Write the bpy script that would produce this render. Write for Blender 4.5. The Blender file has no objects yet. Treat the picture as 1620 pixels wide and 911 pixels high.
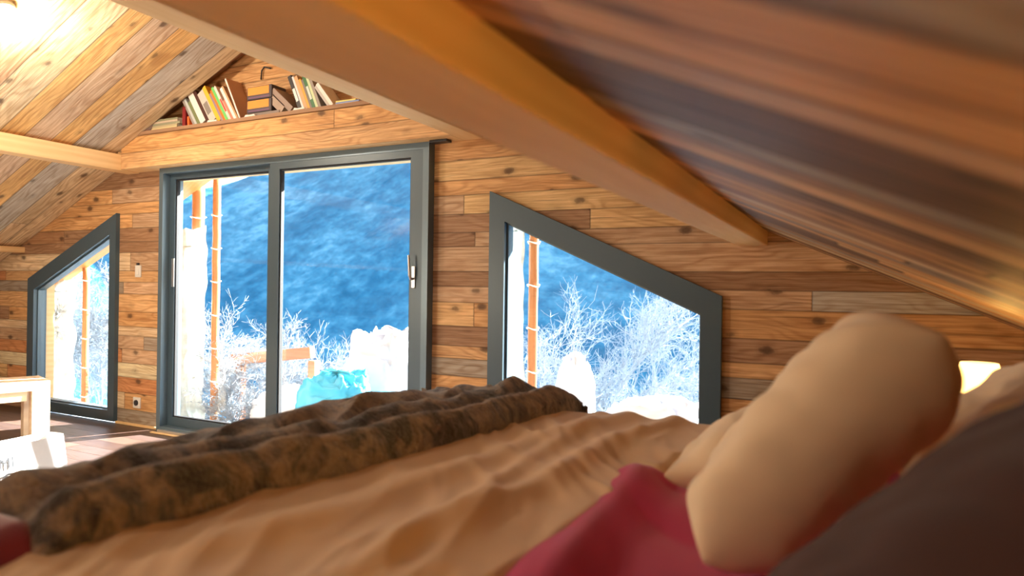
import bpy, bmesh, math, random
from mathutils import Vector, Matrix, noise
random.seed(7)
C = bpy.context.scene.collection
S = bpy.context.scene
PI = math.pi

# ------------------------------------------------------------------ camera, world, sun, exposure
YAW, ROLL = math.radians(26.6), math.radians(0.8)
cd = bpy.data.cameras.new('camera'); cam = bpy.data.objects.new('camera', cd); C.objects.link(cam)
cd.sensor_width = 36; cd.lens = 1069 / 1620 * 36; cd.clip_start = .02; cd.clip_end = 3000
cam.matrix_world = Matrix.Translation((0, 0, 1.2)) @ Matrix.Rotation(YAW, 4, 'Z') @ Matrix.Rotation(PI/2, 4, 'X') @ Matrix.Rotation(ROLL, 4, 'Z')
cd.dof.use_dof = True; cd.dof.focus_distance = 4.6; cd.dof.aperture_fstop = 2.0
S.camera = cam
S.view_settings.view_transform = 'Standard'; S.view_settings.look = 'None'
S.view_settings.gamma = 1; S.view_settings.use_curve_mapping = False
S.view_settings.exposure = 0.64
try:
    S.cycles.use_denoising = True; S.cycles.max_bounces = 14; S.cycles.diffuse_bounces = 8
    S.cycles.transparent_max_bounces = 16; S.cycles.sample_clamp_indirect = 6
except Exception: pass
SUN = Vector((.54, 1, .62)).normalized()
w = bpy.data.worlds.new('world'); S.world = w; w.use_nodes = True
nt = w.node_tree; bg = nt.nodes['Background']
sky = nt.nodes.new('ShaderNodeTexSky'); sky.sky_type = 'NISHITA'; sky.sun_disc = False
sky.sun_elevation = math.asin(SUN.z); sky.sun_rotation = math.atan2(SUN.x, SUN.y); sky.air_density = 1.0; sky.dust_density = 1.5
mxs = nt.nodes.new('ShaderNodeMix'); mxs.data_type = 'RGBA'; mxs.inputs[0].default_value = .7; mxs.inputs[7].default_value = (1.25, 1.3, 1.38, 1)
nt.links.new(sky.outputs[0], mxs.inputs[6]); nt.links.new(mxs.outputs[2], bg.inputs[0]); bg.inputs[1].default_value = 1.3
sl = bpy.data.lights.new('sun', 'SUN'); sl.energy = 55; sl.angle = .009; sl.color = (1, .96, .90)
so = bpy.data.objects.new('sun', sl); C.objects.link(so); so.rotation_euler = SUN.to_track_quat('Z', 'Y').to_euler()
def point_light(name, loc, power, col, r=.06):
    l = bpy.data.lights.new(name, 'POINT'); l.energy = power; l.color = col; l.shadow_soft_size = r
    o = bpy.data.objects.new(name, l); C.objects.link(o); o.location = loc; return o

# ------------------------------------------------------------------ helpers
def W(px, py, Y):                       # where a sight line meets the plane at distance Y
    X, V = px-810, py-455.5
    c, s = math.cos(ROLL), math.sin(ROLL)
    X, V = (X*c+V*s)/1069, (-X*s+V*c)/1069
    r = Vector((X*math.cos(YAW)-math.sin(YAW), X*math.sin(YAW)+math.cos(YAW), -V))
    return r*(Y/r.y)+Vector((0, 0, 1.2))
def tag(o, label=None, cat=None, group=None, kind=None):
    if label: o['label'] = label
    if cat: o['category'] = cat
    if group: o['group'] = group
    if kind: o['kind'] = kind
    return o
def empty(name, loc=(0, 0, 0), rz=0, **k):
    o = bpy.data.objects.new(name, None); C.objects.link(o); o.location = loc; o.rotation_euler.z = rz
    return tag(o, **k)
def link(name, me, mat=None, parent=None, smooth=False, **k):
    o = bpy.data.objects.new(name, me); C.objects.link(o)
    if mat and not me.materials: me.materials.append(mat)
    if smooth: me.polygons.foreach_set('use_smooth', [True]*len(me.polygons))
    if parent: o.parent = parent
    return tag(o, **k)
def bm_obj(name, bm, mat, parent=None, smooth=False, **k):
    bmesh.ops.recalc_face_normals(bm, faces=bm.faces)
    me = bpy.data.meshes.new(name); bm.to_mesh(me); bm.free()
    return link(name, me, mat, parent, smooth, **k)
def box(bm, lo, hi, bev=0, M=None):
    lo, hi = Vector(lo), Vector(hi)
    r = bmesh.ops.create_cube(bm, size=1, matrix=Matrix.Translation((lo+hi)/2) @ Matrix.Diagonal((*(hi-lo), 1)))
    vs = r['verts']
    if bev:
        es = list({e for v in vs for e in v.link_edges})
        b = bmesh.ops.bevel(bm, geom=es, offset=bev, segments=2, affect='EDGES', profile=.5)
        vs = list({v for f in b['faces'] for v in f.verts} | {v for v in vs if v.is_valid})
    if M is not None: bmesh.ops.transform(bm, matrix=M, verts=[v for v in vs if v.is_valid])
def box_obj(name, lo, hi, mat, parent=None, bev=.003, M=None, **k):
    bm = bmesh.new(); box(bm, lo, hi, bev, M); return bm_obj(name, bm, mat, parent, **k)
def prism(bm, poly, y0, y1):            # polygon in XZ extruded along Y
    a = [bm.verts.new((x, y0, z)) for x, z in poly]; b = [bm.verts.new((x, y1, z)) for x, z in poly]
    bm.faces.new(a); bm.faces.new(b[::-1]); n = len(poly)
    for i in range(n): bm.faces.new((a[i], b[i], b[(i+1) % n], a[(i+1) % n]))
def ring(bm, outer, inner, y0, y1):     # frame between two like polygons, extruded along Y
    n = len(outer); V = {}
    for k, P in (('o', outer), ('i', inner)):
        for y in (y0, y1): V[k, y] = [bm.verts.new((x, y, z)) for x, z in P]
    for i in range(n):
        j = (i+1) % n
        bm.faces.new((V['o', y0][i], V['o', y0][j], V['i', y0][j], V['i', y0][i]))
        bm.faces.new((V['o', y1][i], V['o', y1][j], V['i', y1][j], V['i', y1][i]))
        bm.faces.new((V['o', y0][i], V['o', y0][j], V['o', y1][j], V['o', y1][i]))
        bm.faces.new((V['i', y0][i], V['i', y0][j], V['i', y1][j], V['i', y1][i]))
def tube(bm, pts, rad, n=8, cap=True):
    pts = [Vector(p) for p in pts]; rs = rad if isinstance(rad, (list, tuple)) else [rad]*len(pts); prev = None
    for i, p in enumerate(pts):
        t = (pts[min(i+1, len(pts)-1)]-pts[max(i-1, 0)]).normalized()
        a = t.cross(Vector((.31, .2, .93))).normalized(); b = t.cross(a)
        cur = [bm.verts.new(p+rs[i]*(math.cos(k*2*PI/n)*a+math.sin(k*2*PI/n)*b)) for k in range(n)]
        if prev:
            for k in range(n): bm.faces.new((prev[k], prev[(k+1) % n], cur[(k+1) % n], cur[k]))
        elif cap: bm.faces.new(cur[::-1])
        prev = cur
    if cap: bm.faces.new(prev)
def lathe(bm, prof, n=24, loc=(0, 0, 0)):
    rings = []
    for r, z in prof: rings.append([bm.verts.new((loc[0]+r*math.cos(k*2*PI/n), loc[1]+r*math.sin(k*2*PI/n), loc[2]+z)) for k in range(n)])
    for a, b in zip(rings, rings[1:]):
        for k in range(n): bm.faces.new((a[k], a[(k+1) % n], b[(k+1) % n], b[k]))
    bm.faces.new(rings[0][::-1]); bm.faces.new(rings[-1])

# ------------------------------------------------------------------ materials
class N:
    def __init__(s, name):
        s.m = bpy.data.materials.new(name); s.m.use_nodes = True; s.t = s.m.node_tree
        s.b = s.t.nodes['Principled BSDF']; s.out = s.t.nodes['Material Output']
    def n(s, t, **k):
        x = s.t.nodes.new('ShaderNode'+t)
        for a, v in k.items():
            if a.startswith('i_'): x.inputs[a[2:].replace('_', ' ')].default_value = v
            else: setattr(x, a, v)
        return x
    def l(s, a, b): s.t.links.new(a, b)
    def math(s, op, a, b=None, c=None):
        x = s.n('Math', operation=op)
        for i, v in enumerate((a, b, c)):
            if v is None: continue
            if isinstance(v, (int, float)): x.inputs[i].default_value = v
            else: s.l(v, x.inputs[i])
        return x.outputs[0]
    def mix(s, f, a, b, blend='MIX'):
        x = s.n('Mix', data_type='RGBA', blend_type=blend)
        for i, v in ((0, f), (6, a), (7, b)):
            if isinstance(v, (int, float)): x.inputs[i].default_value = v
            elif isinstance(v, tuple): x.inputs[i].default_value = (*v, 1)
            else: s.l(v, x.inputs[i])
        return x.outputs[2]
    def ramp(s, f, stops):
        x = s.n('ValToRGB'); e = x.color_ramp.elements
        while len(e) < len(stops): e.new(.5)
        for k, (p, c) in enumerate(stops): e[k].position = p; e[k].color = (*c, 1) if isinstance(c, tuple) else (c, c, c, 1)
        s.l(f, x.inputs[0]); return x.outputs[0]
    def noise(s, vec, scale, detail=4, rough=.55, dist=0):
        x = s.n('TexNoise', i_Scale=scale, i_Detail=detail, i_Roughness=rough, i_Distortion=dist)
        if vec is not None: s.l(vec, x.inputs['Vector'])
        return x.outputs[0]
    def comb(s, x, y, z):
        c = s.n('CombineXYZ')
        for i, v in enumerate((x, y, z)):
            if isinstance(v, (int, float)): c.inputs[i].default_value = v
            else: s.l(v, c.inputs[i])
        return c.outputs[0]
    def bump(s, h, strength=.3, dist=.01):
        x = s.n('Bump', i_Strength=strength, i_Distance=dist); s.l(h, x.inputs['Height']); s.l(x.outputs[0], s.b.inputs['Normal'])
def lin(r, g, b):
    f = lambda c: (c/255/12.92) if c/255 <= .04045 else ((c/255+.055)/1.055)**2.4
    return (f(r), f(g), f(b))
def frost_mat(name, col, trans=.5):
    m = N(name); d = m.n('BsdfDiffuse'); t = m.n('BsdfTranslucent'); mx = m.n('MixShader'); mx.inputs[0].default_value = trans
    tc = m.n('TexCoord'); g = m.noise(tc.outputs['Object'], 9, 4)
    c = m.mix(m.ramp(g, [(.35, 0.0), (.6, 1.0)]), tuple(x*.75 for x in col), col)
    m.l(c, d.inputs[0]); m.l(c, t.inputs[0]); m.l(d.outputs[0], mx.inputs[1]); m.l(t.outputs[0], mx.inputs[2]); m.l(mx.outputs[0], m.out.inputs[0]); return m.m

def plank_mat(name, rough=.6, spec=.3, gap=.0025, contrast=1.0, fine=1.0):
    m = N(name)
    uv = m.n('UVMap', uv_map='board'); sp = m.n('SeparateXYZ'); m.l(uv.outputs[0], sp.inputs[0]); u, v = sp.outputs[0], sp.outputs[1]
    tint = m.n('Attribute', attribute_name='tint').outputs['Color']
    at = m.n('Attribute', attribute_name='info'); s3 = m.n('SeparateXYZ'); m.l(at.outputs['Vector'], s3.inputs[0])
    seed, hgt, ln = s3.outputs
    sd = m.math('MULTIPLY', seed, 37.0)
    # long grain
    g1 = m.noise(m.comb(m.math('MULTIPLY', u, 2.4), m.math('MULTIPLY', v, 85*fine), sd), 1, 7, .72)
    warp = m.noise(m.comb(m.math('MULTIPLY', u, 1.5), m.math('MULTIPLY', v, 6), sd), 1, 2, .5)
    rings = m.math('SINE', m.math('ADD', m.math('MULTIPLY', warp, 62*fine), m.math('MULTIPLY', v, 150*fine)))
    rg = m.math('MULTIPLY', m.ramp(m.math('MULTIPLY_ADD', rings, .5, .5), [(0, .0), (.55, .25), (1, 1.0)]), m.ramp(warp, [(.35, .35), (.55, 1.0)]))
    blotch = m.noise(m.comb(m.math('MULTIPLY', u, 1.3), m.math('MULTIPLY', v, 4), m.math('ADD', sd, 5)), 1.2, 4, .6)
    # knots
    vo = m.n('TexVoronoi', voronoi_dimensions='3D', feature='F1'); vo.inputs['Scale'].default_value = 1; vo.inputs['Randomness'].default_value = 1
    m.l(m.comb(m.math('MULTIPLY', u, 4.2), m.math('MULTIPLY', v, 7.5), m.math('MULTIPLY', sd, 3)), vo.inputs['Vector'])
    kd = m.math('ADD', vo.outputs['Distance'], m.math('MULTIPLY_ADD', m.noise(m.comb(m.math('MULTIPLY', u, 30), m.math('MULTIPLY', v, 30), sd), 1, 2), .12, -.06))
    knot = m.ramp(kd, [(.07, 1.0), (.13, .75), (.17, .25), (.28, 0.0)])
    col = m.mix(m.ramp(g1, [(.36, 0.0), (.62, min(1.0, contrast))]), tint, m.mix(1, tint, (.66, .56, .47), 'MULTIPLY'))
    col = m.mix(m.math('MULTIPLY', rg, .55*contrast), col, m.mix(1, col, (.60, .46, .35), 'MULTIPLY'))
    col = m.mix(m.ramp(blotch, [(.35, 0.0), (.75, .75*contrast)]), col, m.mix(1, col, (.68, .64, .62), 'MULTIPLY'))
    col = m.mix(m.ramp(blotch, [(.2, .45), (.42, 0.0)]), col, m.mix(1, col, (1.25, 1.2, 1.15), 'MULTIPLY'))
    col = m.mix(m.math('MULTIPLY', knot, .82), col, (.06, .028, .015))
    # thin dark cracks
    ck = m.noise(m.comb(m.math('MULTIPLY', u, 2.2), m.math('MULTIPLY', v, 90), m.math('ADD', sd, 9)), 1, 3, .5)
    col = m.mix(m.ramp(ck, [(.60, 0.0), (.72, .6)]), col, (.10, .055, .03))
    edge = m.math('MINIMUM', v, m.math('SUBTRACT', hgt, v)); edge = m.math('MINIMUM', edge, m.math('MINIMUM', u, m.math('SUBTRACT', ln, u)))
    gp = m.ramp(edge, [(0, .8), (gap*.7, .8), (gap*1.8, 0.0)])
    col = m.mix(m.math('MULTIPLY', gp, .85), col, (.03, .016, .01))
    m.l(col, m.b.inputs['Base Color']); m.b.inputs['Roughness'].default_value = rough; m.b.inputs['Specular IOR Level'].default_value = spec
    h = m.math('SUBTRACT', m.math('MULTIPLY', m.math('ADD', g1, rg), .12), gp)
    m.bump(h, .5, .004)
    return m.m
def beam_mat(name, c1, c2, axis='Y', rough=.45):
    m = N(name); tc = m.n('TexCoord'); mp = m.n('Mapping'); m.l(tc.outputs['Object'], mp.inputs[0])
    sc = {'X': (1, 14, 14), 'Y': (14, 1, 14), 'Z': (14, 14, 1)}[axis]; mp.inputs['Scale'].default_value = sc
    g = m.noise(mp.outputs[0], 2.2, 6, .6, .4); wv = m.n('TexWave', wave_type='RINGS', i_Scale=.5, i_Distortion=5.0, i_Detail=2.0); m.l(mp.outputs[0], wv.inputs[0])
    col = m.mix(g, c1, c2); col = m.mix(m.math('MULTIPLY', wv.outputs[1], .25), col, m.mix(1, col, (.7, .55, .4), 'MULTIPLY'))
    m.l(col, m.b.inputs['Base Color']); m.b.inputs['Roughness'].default_value = rough; m.bump(g, .15, .003); return m.m
def plain(name, col, rough=.6, metal=0, nz=0, nscale=40, spec=.5, sheen=0, bump=0):
    m = N(name); tc = m.n('TexCoord'); g = m.noise(tc.outputs['Object'], nscale, 4)
    k = max(nz, .03); m.l(m.mix(g, tuple(c*(1-k) for c in col), tuple(min(1, c*(1+k)) for c in col)), m.b.inputs['Base Color'])
    m.b.inputs['Roughness'].default_value = rough; m.b.inputs['Metallic'].default_value = metal; m.b.inputs['Specular IOR Level'].default_value = spec
    if sheen: m.b.inputs['Sheen Weight'].default_value = sheen; m.b.inputs['Sheen Roughness'].default_value = .5
    if bump: m.bump(g, bump, .01)
    return m.m
def cloth(name, col, nz=.08, sheen=.25, weave=900):
    m = N(name); tc = m.n('TexCoord'); g = m.noise(tc.outputs['Object'], 6, 3); wv = m.noise(tc.outputs['Object'], weave, 2)
    m.l(m.mix(g, tuple(c*(1-nz) for c in col), tuple(min(1, c*(1+nz)) for c in col)), m.b.inputs['Base Color'])
    m.b.inputs['Roughness'].default_value = .9; m.b.inputs['Sheen Weight'].default_value = sheen; m.b.inputs['Specular IOR Level'].default_value = .2
    m.bump(wv, .15, .001); return m.m
def emit(name, col, strength):
    m = N(name); m.b.inputs['Emission Color'].default_value = (*col, 1); m.b.inputs['Emission Strength'].default_value = strength
    m.b.inputs['Base Color'].default_value = (*col, 1); return m.m
def glass_mat():
    m = N('window_glass'); tr = m.n('BsdfTransparent'); gl = m.n('BsdfGlossy', i_Roughness=.0)
    tr.inputs[0].default_value = (.93, .96, .97, 1)
    lw = m.n('LayerWeight', i_Blend=.5); rf = m.math('MULTIPLY_ADD', m.math('POWER', lw.outputs['Facing'], 5.0), .9, .04); mx = m.n('MixShader'); m.l(rf, mx.inputs[0]); m.l(tr.outputs[0], mx.inputs[1]); m.l(gl.outputs[0], mx.inputs[2])
    m.l(mx.outputs[0], m.out.inputs[0]); return m.m
M_PLANK = plank_mat('reclaimed_larch_boards')
M_CEIL = plank_mat('reclaimed_ceiling_boards', rough=.5, fine=.8)
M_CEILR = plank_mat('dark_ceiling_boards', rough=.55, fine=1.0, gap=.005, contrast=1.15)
M_FLOOR = plank_mat('dark_walnut_floorboards', rough=.36, spec=.6, contrast=.6)
M_BEAM = beam_mat('glulam_spruce_beam', lin(240, 210, 160), lin(222, 182, 128), 'Y', .75)
M_SHELF = beam_mat('grey_shelf_board', lin(176, 140, 108), lin(140, 105, 78), 'X', .7)
M_ANTH = plain('anthracite_aluminium', lin(66, 86, 100), .38, .1, .04, 60)
M_ANTH2 = plain('slate_grey_profile', lin(92, 112, 126), .35, .2, .04, 60)
M_GASKET = plain('black_gasket', (.01, .01, .012), .7)
M_CHROME = plain('brushed_steel', (.6, .6, .62), .3, .9)
M_GLASS = glass_mat()
M_WHITEP = plain('white_plastic', (.75, .74, .7), .4)
M_DARK = plain('dark_plastic', (.02, .02, .025), .4)

# ------------------------------------------------------------------ boards
AMBER, HONEY, TAN, PALE, BROWN, DARK, GREY, RED, SILVER = (lin(214, 172, 122), lin(226, 188, 140), lin(206, 178, 148), lin(230, 210, 178),
    lin(170, 138, 110), lin(118, 94, 78), lin(168, 160, 148), lin(206, 152, 108), lin(196, 196, 190))
PAL = [AMBER]*4+[HONEY]*3+[TAN]*4+[BROWN]*2+[RED]+[GREY]*2+[PALE]*2
def clip(poly, axis, val, keep_gt):
    out = []; n = len(poly)
    for i in range(n):
        p, q = poly[i], poly[(i+1) % n]; ip = (p[axis] >= val) == keep_gt; iq = (q[axis] >= val) == keep_gt
        if ip: out.append(p)
        if ip != iq:
            t = (val-p[axis])/(q[axis]-p[axis]); out.append(tuple(p[k]+t*(q[k]-p[k]) for k in (0, 1)))
    return out
def boards(name, polys, to3d, rows, mat, pal=None, lens=(2.2, 5.5), rowcol=None, seed=1, jit=.10, tone=1.22, parent=None, **k):
    """polys: convex polygons in (along, across); rows: board edges across."""
    rnd = random.Random(seed); pal = pal or PAL
    a0 = min(p[0] for P in polys for p in P); a1 = max(p[0] for P in polys for p in P)
    verts, faces, uvs, tints, infos = [], [], [], [], []
    for r in range(len(rows)-1):
        b0, b1 = rows[r], rows[r+1]; a = a0-rnd.uniform(.2, 2.5)
        while a < a1:
            L = rnd.uniform(*lens); col = rnd.choice(pal)
            if rowcol:
                c = rowcol(r, a+L/2, (b0+b1)/2, rnd)
                if c: col = c
            j = tone*(1+rnd.uniform(-jit, jit)); col = tuple(min(.92, x*j) for x in col); sd = rnd.random(); off = rnd.uniform(0, 0)
            for P in polys:
                Q = clip(P, 1, b0, True)
                if Q: Q = clip(Q, 1, b1, False)
                if Q: Q = clip(Q, 0, a, True)
                if Q: Q = clip(Q, 0, a+L, False)
                if len(Q) < 3: continue
                i0 = len(verts)
                for q in Q:
                    verts.append(to3d(*q)); uvs.append((q[0]-a, q[1]-b0)); tints.append((*col, 1)); infos.append((sd, b1-b0, L))
                faces.append(list(range(i0, i0+len(Q))))
            a += L
    me = bpy.data.meshes.new(name); me.from_pydata(verts, [], faces)
    me.uv_layers.new(name='board'); me.color_attributes.new('tint', 'FLOAT_COLOR', 'POINT'); me.attributes.new('info', 'FLOAT_VECTOR', 'POINT')
    me.uv_layers['board'].data.foreach_set('uv', [c for lp in me.loops for c in uvs[lp.vertex_index]])
    me.attributes['tint'].data.foreach_set('color', [c for t in tints for c in t])
    me.attributes['info'].data.foreach_set('vector', [c for t in infos for c in t])
    return link(name, me, mat, parent, **k)
def rowlist(b0, b1, lo, hi, seed):
    r = random.Random(seed); out = [b0]
    while out[-1] < b1: out.append(out[-1]+r.uniform(lo, hi))
    return out

# ------------------------------------------------------------------ the room
RX, RZ, SL = -3.76, 2.975, .435
roof = lambda x: RZ-SL*abs(x-RX)
XL, XR, YN, YF = -8.9, .9, -3.0, 3.66
LW = [(-6.888, .017), (-5.588, .017), (-5.588, 1.79), (-6.888, 1.223)]      # casing outlines on the gable wall (x, z)
RW = [(-1.977, .017), (-.597, .017), (-.597, 1.172), (-1.977, 1.79)]
DR = [(-5.08, .004), (-2.443, .004), (-2.443, 2.15), (-5.08, 2.15)]
def strip(x0, x1, zb, zt):
    return [(x0, zb(x0)), (x1, zb(x1)), (x1, zt(x1)), (x0, zt(x0))]
zero = lambda x: 0.0
lt = lambda x: 1.79+(x+5.588)*(1.79-1.223)/1.3; rt = lambda x: 1.79-(x+1.977)*(1.79-1.172)/1.38
polys = [strip(XL, -6.888, zero, roof), strip(-6.888, -5.588, lt, roof), strip(-5.588, -5.08, zero, roof), strip(-5.08, RX, lambda x: 2.15, lambda x: roof(x)+.13),
         strip(RX, -2.443, lambda x: 2.15, roof), strip(-2.443, -1.977, zero, roof), strip(-1.977, -.597, rt, roof), strip(-.597, XR, zero, roof)]
# board edges read on the gable wall
rows = [0, .13, .27, .40, .52, .64, .75, .83, .955, 1.105, 1.205, 1.30, 1.455, 1.545, 1.66, 1.78, 1.875, 2.0, 2.15, 2.30, 2.43, 2.58, 2.72, 2.86, 3.2]
RC = {8: (AMBER, lin(208, 154, 106)), 9: (GREY, SILVER), 10: (BROWN, lin(158, 116, 84)), 11: (TAN, PALE), 12: (BROWN, TAN), 13: (HONEY, AMBER), 14: (HONEY, TAN), 15: (RED, AMBER),
      16: (HONEY, BROWN), 17: (HONEY, AMBER), 7: (RED, BROWN), 6: (HONEY, AMBER), 5: (PALE, GREY)}
def rcol(r, a, b, rnd):
    if a > -2.5 and r in RC: return rnd.choice(RC[r])
    if a < -2.5 and r in (13, 12): return rnd.choice((lin(166, 130, 98), BROWN))
boards('wall_far', polys, lambda a, b: (a, YF, b), rows, M_PLANK, rowcol=rcol, seed=3, kind='structure')
hr = rowlist(0, 3.2, .12, .18, 9)
boards('wall_near', [strip(XL, RX, zero, roof), strip(RX, XR, zero, roof)], lambda a, b: (a, YN, b), hr, M_PLANK, seed=5, kind='structure')
boards('wall_left', [[(YN, 0), (YF, 0), (YF, roof(XL)), (YN, roof(XL))]], lambda a, b: (XL, a, b), hr, M_PLANK, seed=6, kind='structure')
boards('wall_right', [[(YN, 0), (YF, 0), (YF, roof(XR)), (YN, roof(XR))]], lambda a, b: (XR, a, b), hr, M_PLANK, seed=7, kind='structure')
cr = [YN]
rr = random.Random(12)
while cr[-1] < YF-.2: cr.append(cr[-1]+rr.uniform(.15, .23))
cr[-1] = 3.5 if abs(cr[-1]-3.5) < .08 else cr[-1]
CP = [lin(232, 194, 132)]*4+[PALE]*4+[TAN]*2+[SILVER]*2+[lin(206, 184, 158)]*2
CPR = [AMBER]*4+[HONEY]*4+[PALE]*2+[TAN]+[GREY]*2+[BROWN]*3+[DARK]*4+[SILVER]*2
lenL = abs(XL-RX)
cr = [c for c in cr if c < 3.3]+[3.36, 3.5, 3.66]
boards('ceiling_left', [[(0, YN), (lenL, YN), (lenL, YF), (1.66, YF), (1.66, 3.5), (0, 3.5)]] if False else [[(0, YN), (lenL, YN), (lenL, 3.5), (0, 3.5)], [(1.60, 3.5), (lenL, 3.5), (lenL, YF), (1.60, YF)]],
       lambda a, b: (RX-a, b, RZ-SL*a), cr, M_CEIL, pal=CP, lens=(3.5, 6), seed=21, jit=.08,
       rowcol=lambda r, a, b, rnd: PALE if b > 3.3 else None, kind='structure')
boards('ceiling_niche', [[(0, 3.5), (1.62, 3.5), (1.62, 3.66), (0, 3.66)]], lambda a, b: (RX-a, b, RZ+.12-SL*a), [3.5, 3.58, 3.66], M_CEIL, pal=[BROWN, TAN], seed=4, kind='structure')
bm = bmesh.new()
q = [bm.verts.new(p) for p in ((RX, 3.5, RZ), (RX-1.62, 3.5, RZ-SL*1.62), (RX-1.62, 3.5, RZ+.12-SL*1.62), (RX, 3.5, RZ+.12))]; bm.faces.new(q)
q = [bm.verts.new(p) for p in ((RX, 3.5, RZ), (RX, 3.66, RZ), (RX, 3.66, RZ+.12), (RX, 3.5, RZ+.12))]; bm.faces.new(q)
q = [bm.verts.new(p) for p in ((RX-1.62, 3.5, RZ-SL*1.62-.02), (RX-1.62, 3.66, RZ-SL*1.62-.02), (RX-1.62, 3.66, RZ+.12-SL*1.62), (RX-1.62, 3.5, RZ+.12-SL*1.62))]; bm.faces.new(q)
bm_obj('trim_1', bm, M_BEAM, kind='structure')
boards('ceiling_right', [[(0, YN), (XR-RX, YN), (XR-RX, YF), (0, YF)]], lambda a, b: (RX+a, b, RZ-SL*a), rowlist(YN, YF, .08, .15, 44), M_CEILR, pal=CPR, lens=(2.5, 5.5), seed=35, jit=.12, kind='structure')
boards('floor', [[(XL, YN), (XR, YN), (XR, YF), (XL, YF)]], lambda a, b: (a, b, 0), rowlist(YN, YF, .13, .15, 2), M_FLOOR,
       pal=[lin(88, 72, 68), lin(76, 60, 56), lin(98, 80, 72)], lens=(1, 2.2), seed=8, tone=1.1, kind='structure')
# outer roof with its overhang, in one slab per slope
for i, (xa, xb) in enumerate(((XL-.6, RX), (RX, XR+.6))):
    bm = bmesh.new(); za, zb = roof(xa)+.16, roof(xb)+.16
    prism(bm, [(xa, za), (xb, zb), (xb, zb+.14), (xa, za+.14)], YN-.3, 4.75)
    bm_obj('roof_slope', bm, beam_mat('roof_soffit_boards', lin(226, 170, 100), lin(200, 140, 80), 'X'), kind='structure')
# purlins (pairs of faces read on the gable wall)
def purlin(x0, x1, zb, zt, label, y1=YF):
    o = box_obj('roof_purlin', (x0, YN, zb), (x1, y1, zt), M_BEAM, bev=.006); tag(o, label, 'beam'); return o
purlin(-.52, -.38, 1.433, roof(-.38)+.02, 'wide wooden roof beam low over the bed, the nearest one, with a dark orange side')
purlin(-2.185, -2.044, 2.122, roof(-2.044)+.02, 'sunlit wooden roof beam meeting the wall right of the sliding door top')
purlin(-3.83, -3.69, 2.84, RZ-.02, 'wooden ridge beam under the peak of the ceiling')
purlin(-5.48, -5.34, 2.115, roof(-5.48)+.02, 'wooden roof beam meeting the wall at the left end of the book shelf')
purlin(-7.14, -7.0, 1.47, roof(-7.14)+.02, 'pale wooden roof beam stub, lowest on the left above the small slanted window')
# header board and shelf
sh = empty('wall_shelf', (0, 0, 0), label='long knotty wooden header shelf spanning above the sliding glass door', cat='shelf')
hx0, hx1 = -5.34, -2.185
def hpoly(z0, z1):
    xl = max(hx0, RX-(RZ-z1)/SL); xr = min(hx1, RX+(RZ-z1)/SL); P = [(hx0, z0), (hx1, z0)]
    P += [(hx1, min(z1, roof(hx1)))]
    if xr < hx1: P += [(xr, z1)]
    if xl > hx0: P += [(xl, z1)]
    P += [(hx0, min(z1, roof(hx0)))]; return P
boards('header_board', [hpoly(2.122, 2.378)], lambda a, b: (a, 3.5, b), [2.122, 2.25, 2.378], M_PLANK, pal=[HONEY, lin(224, 180, 124)], lens=(3.5, 5), seed=14, parent=sh)
bm = bmesh.new(); prism(bm, hpoly(2.123, 2.377), 3.502, 3.66); bm_obj('header_core', bm, M_BEAM, sh)
bm = bmesh.new(); xl, xr = RX-(RZ-2.405)/SL+.01, RX+(RZ-2.405)/SL-.01; prism(bm, [(xl-.05, 2.379), (xr+.05, 2.379), (xr, 2.405), (xl, 2.405)], 3.485, 3.658)
bm_obj('shelf_board', bm, M_SHELF, sh)
box_obj('led_channel', (-2.38, 3.56, 2.106), (-2.25, 3.62, 2.122), M_DARK, sh, label='dark cable clip under the header end')

# ------------------------------------------------------------------ windows and sliding door
def inset(P, d):
    n = len(P); out = []
    for i in range(n):
        a, b, c = Vector(P[i-1]), Vector(P[i]), Vector(P[(i+1) % n])
        e1, e2 = (b-a).normalized(), (c-b).normalized(); n1, n2 = Vector((-e1.y, e1.x)), Vector((-e2.y, e2.x))
        dd = d if not isinstance(d, (list, tuple)) else None
        d1, d2 = (d, d) if dd is not None else (d[i-1], d[i])
        det = n1.x*n2.y-n1.y*n2.x; r1, r2 = n1.dot(b)+d1, n2.dot(b)+d2
        out.append(((r1*n2.y-r2*n1.y)/det, (n1.x*r2-n2.x*r1)/det))
    return out
def trap_window(name, P, d):
    r = empty(name, kind='structure')
    i1 = inset(P, d); bm = bmesh.new(); ring(bm, P, i1, 3.625, 3.74); bm_obj('window_frame', bm, M_ANTH, r)
    i2 = inset(i1, .012); bm = bmesh.new(); ring(bm, i1, i2, 3.66, 3.72); bm_obj('glazing_bead', bm, M_ANTH2, r)
    bm = bmesh.new(); prism(bm, i2, 3.685, 3.689); bm_obj('pane', bm, M_GLASS, r)
    bm = bmesh.new(); ring(bm, inset(P, .004), inset(P, .05), 3.74, 3.84); bm_obj('outer_reveal', bm, M_BEAM, r)
    return r
trap_window('window_1', LW, [.09, .085, .13, .10])
trap_window('window_2', RW, [.09, .105, .13, .105])
dr = empty('door_1', kind='structure')
D0 = [(-5.0, .004), (-2.40, .004), (-2.40, 2.112), (-5.0, 2.112)]
dd0 = [(x*.984, z) for x, z in DR]; dd0 = [(-4.995, .004), (-2.403, .004), (-2.403, 2.125), (-4.995, 2.125)]
bm = bmesh.new(); ring(bm, dd0, inset(dd0, .045), 3.595, 3.78); bm_obj('door_casing', bm, M_ANTH2, dr)
xm = -3.79
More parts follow.
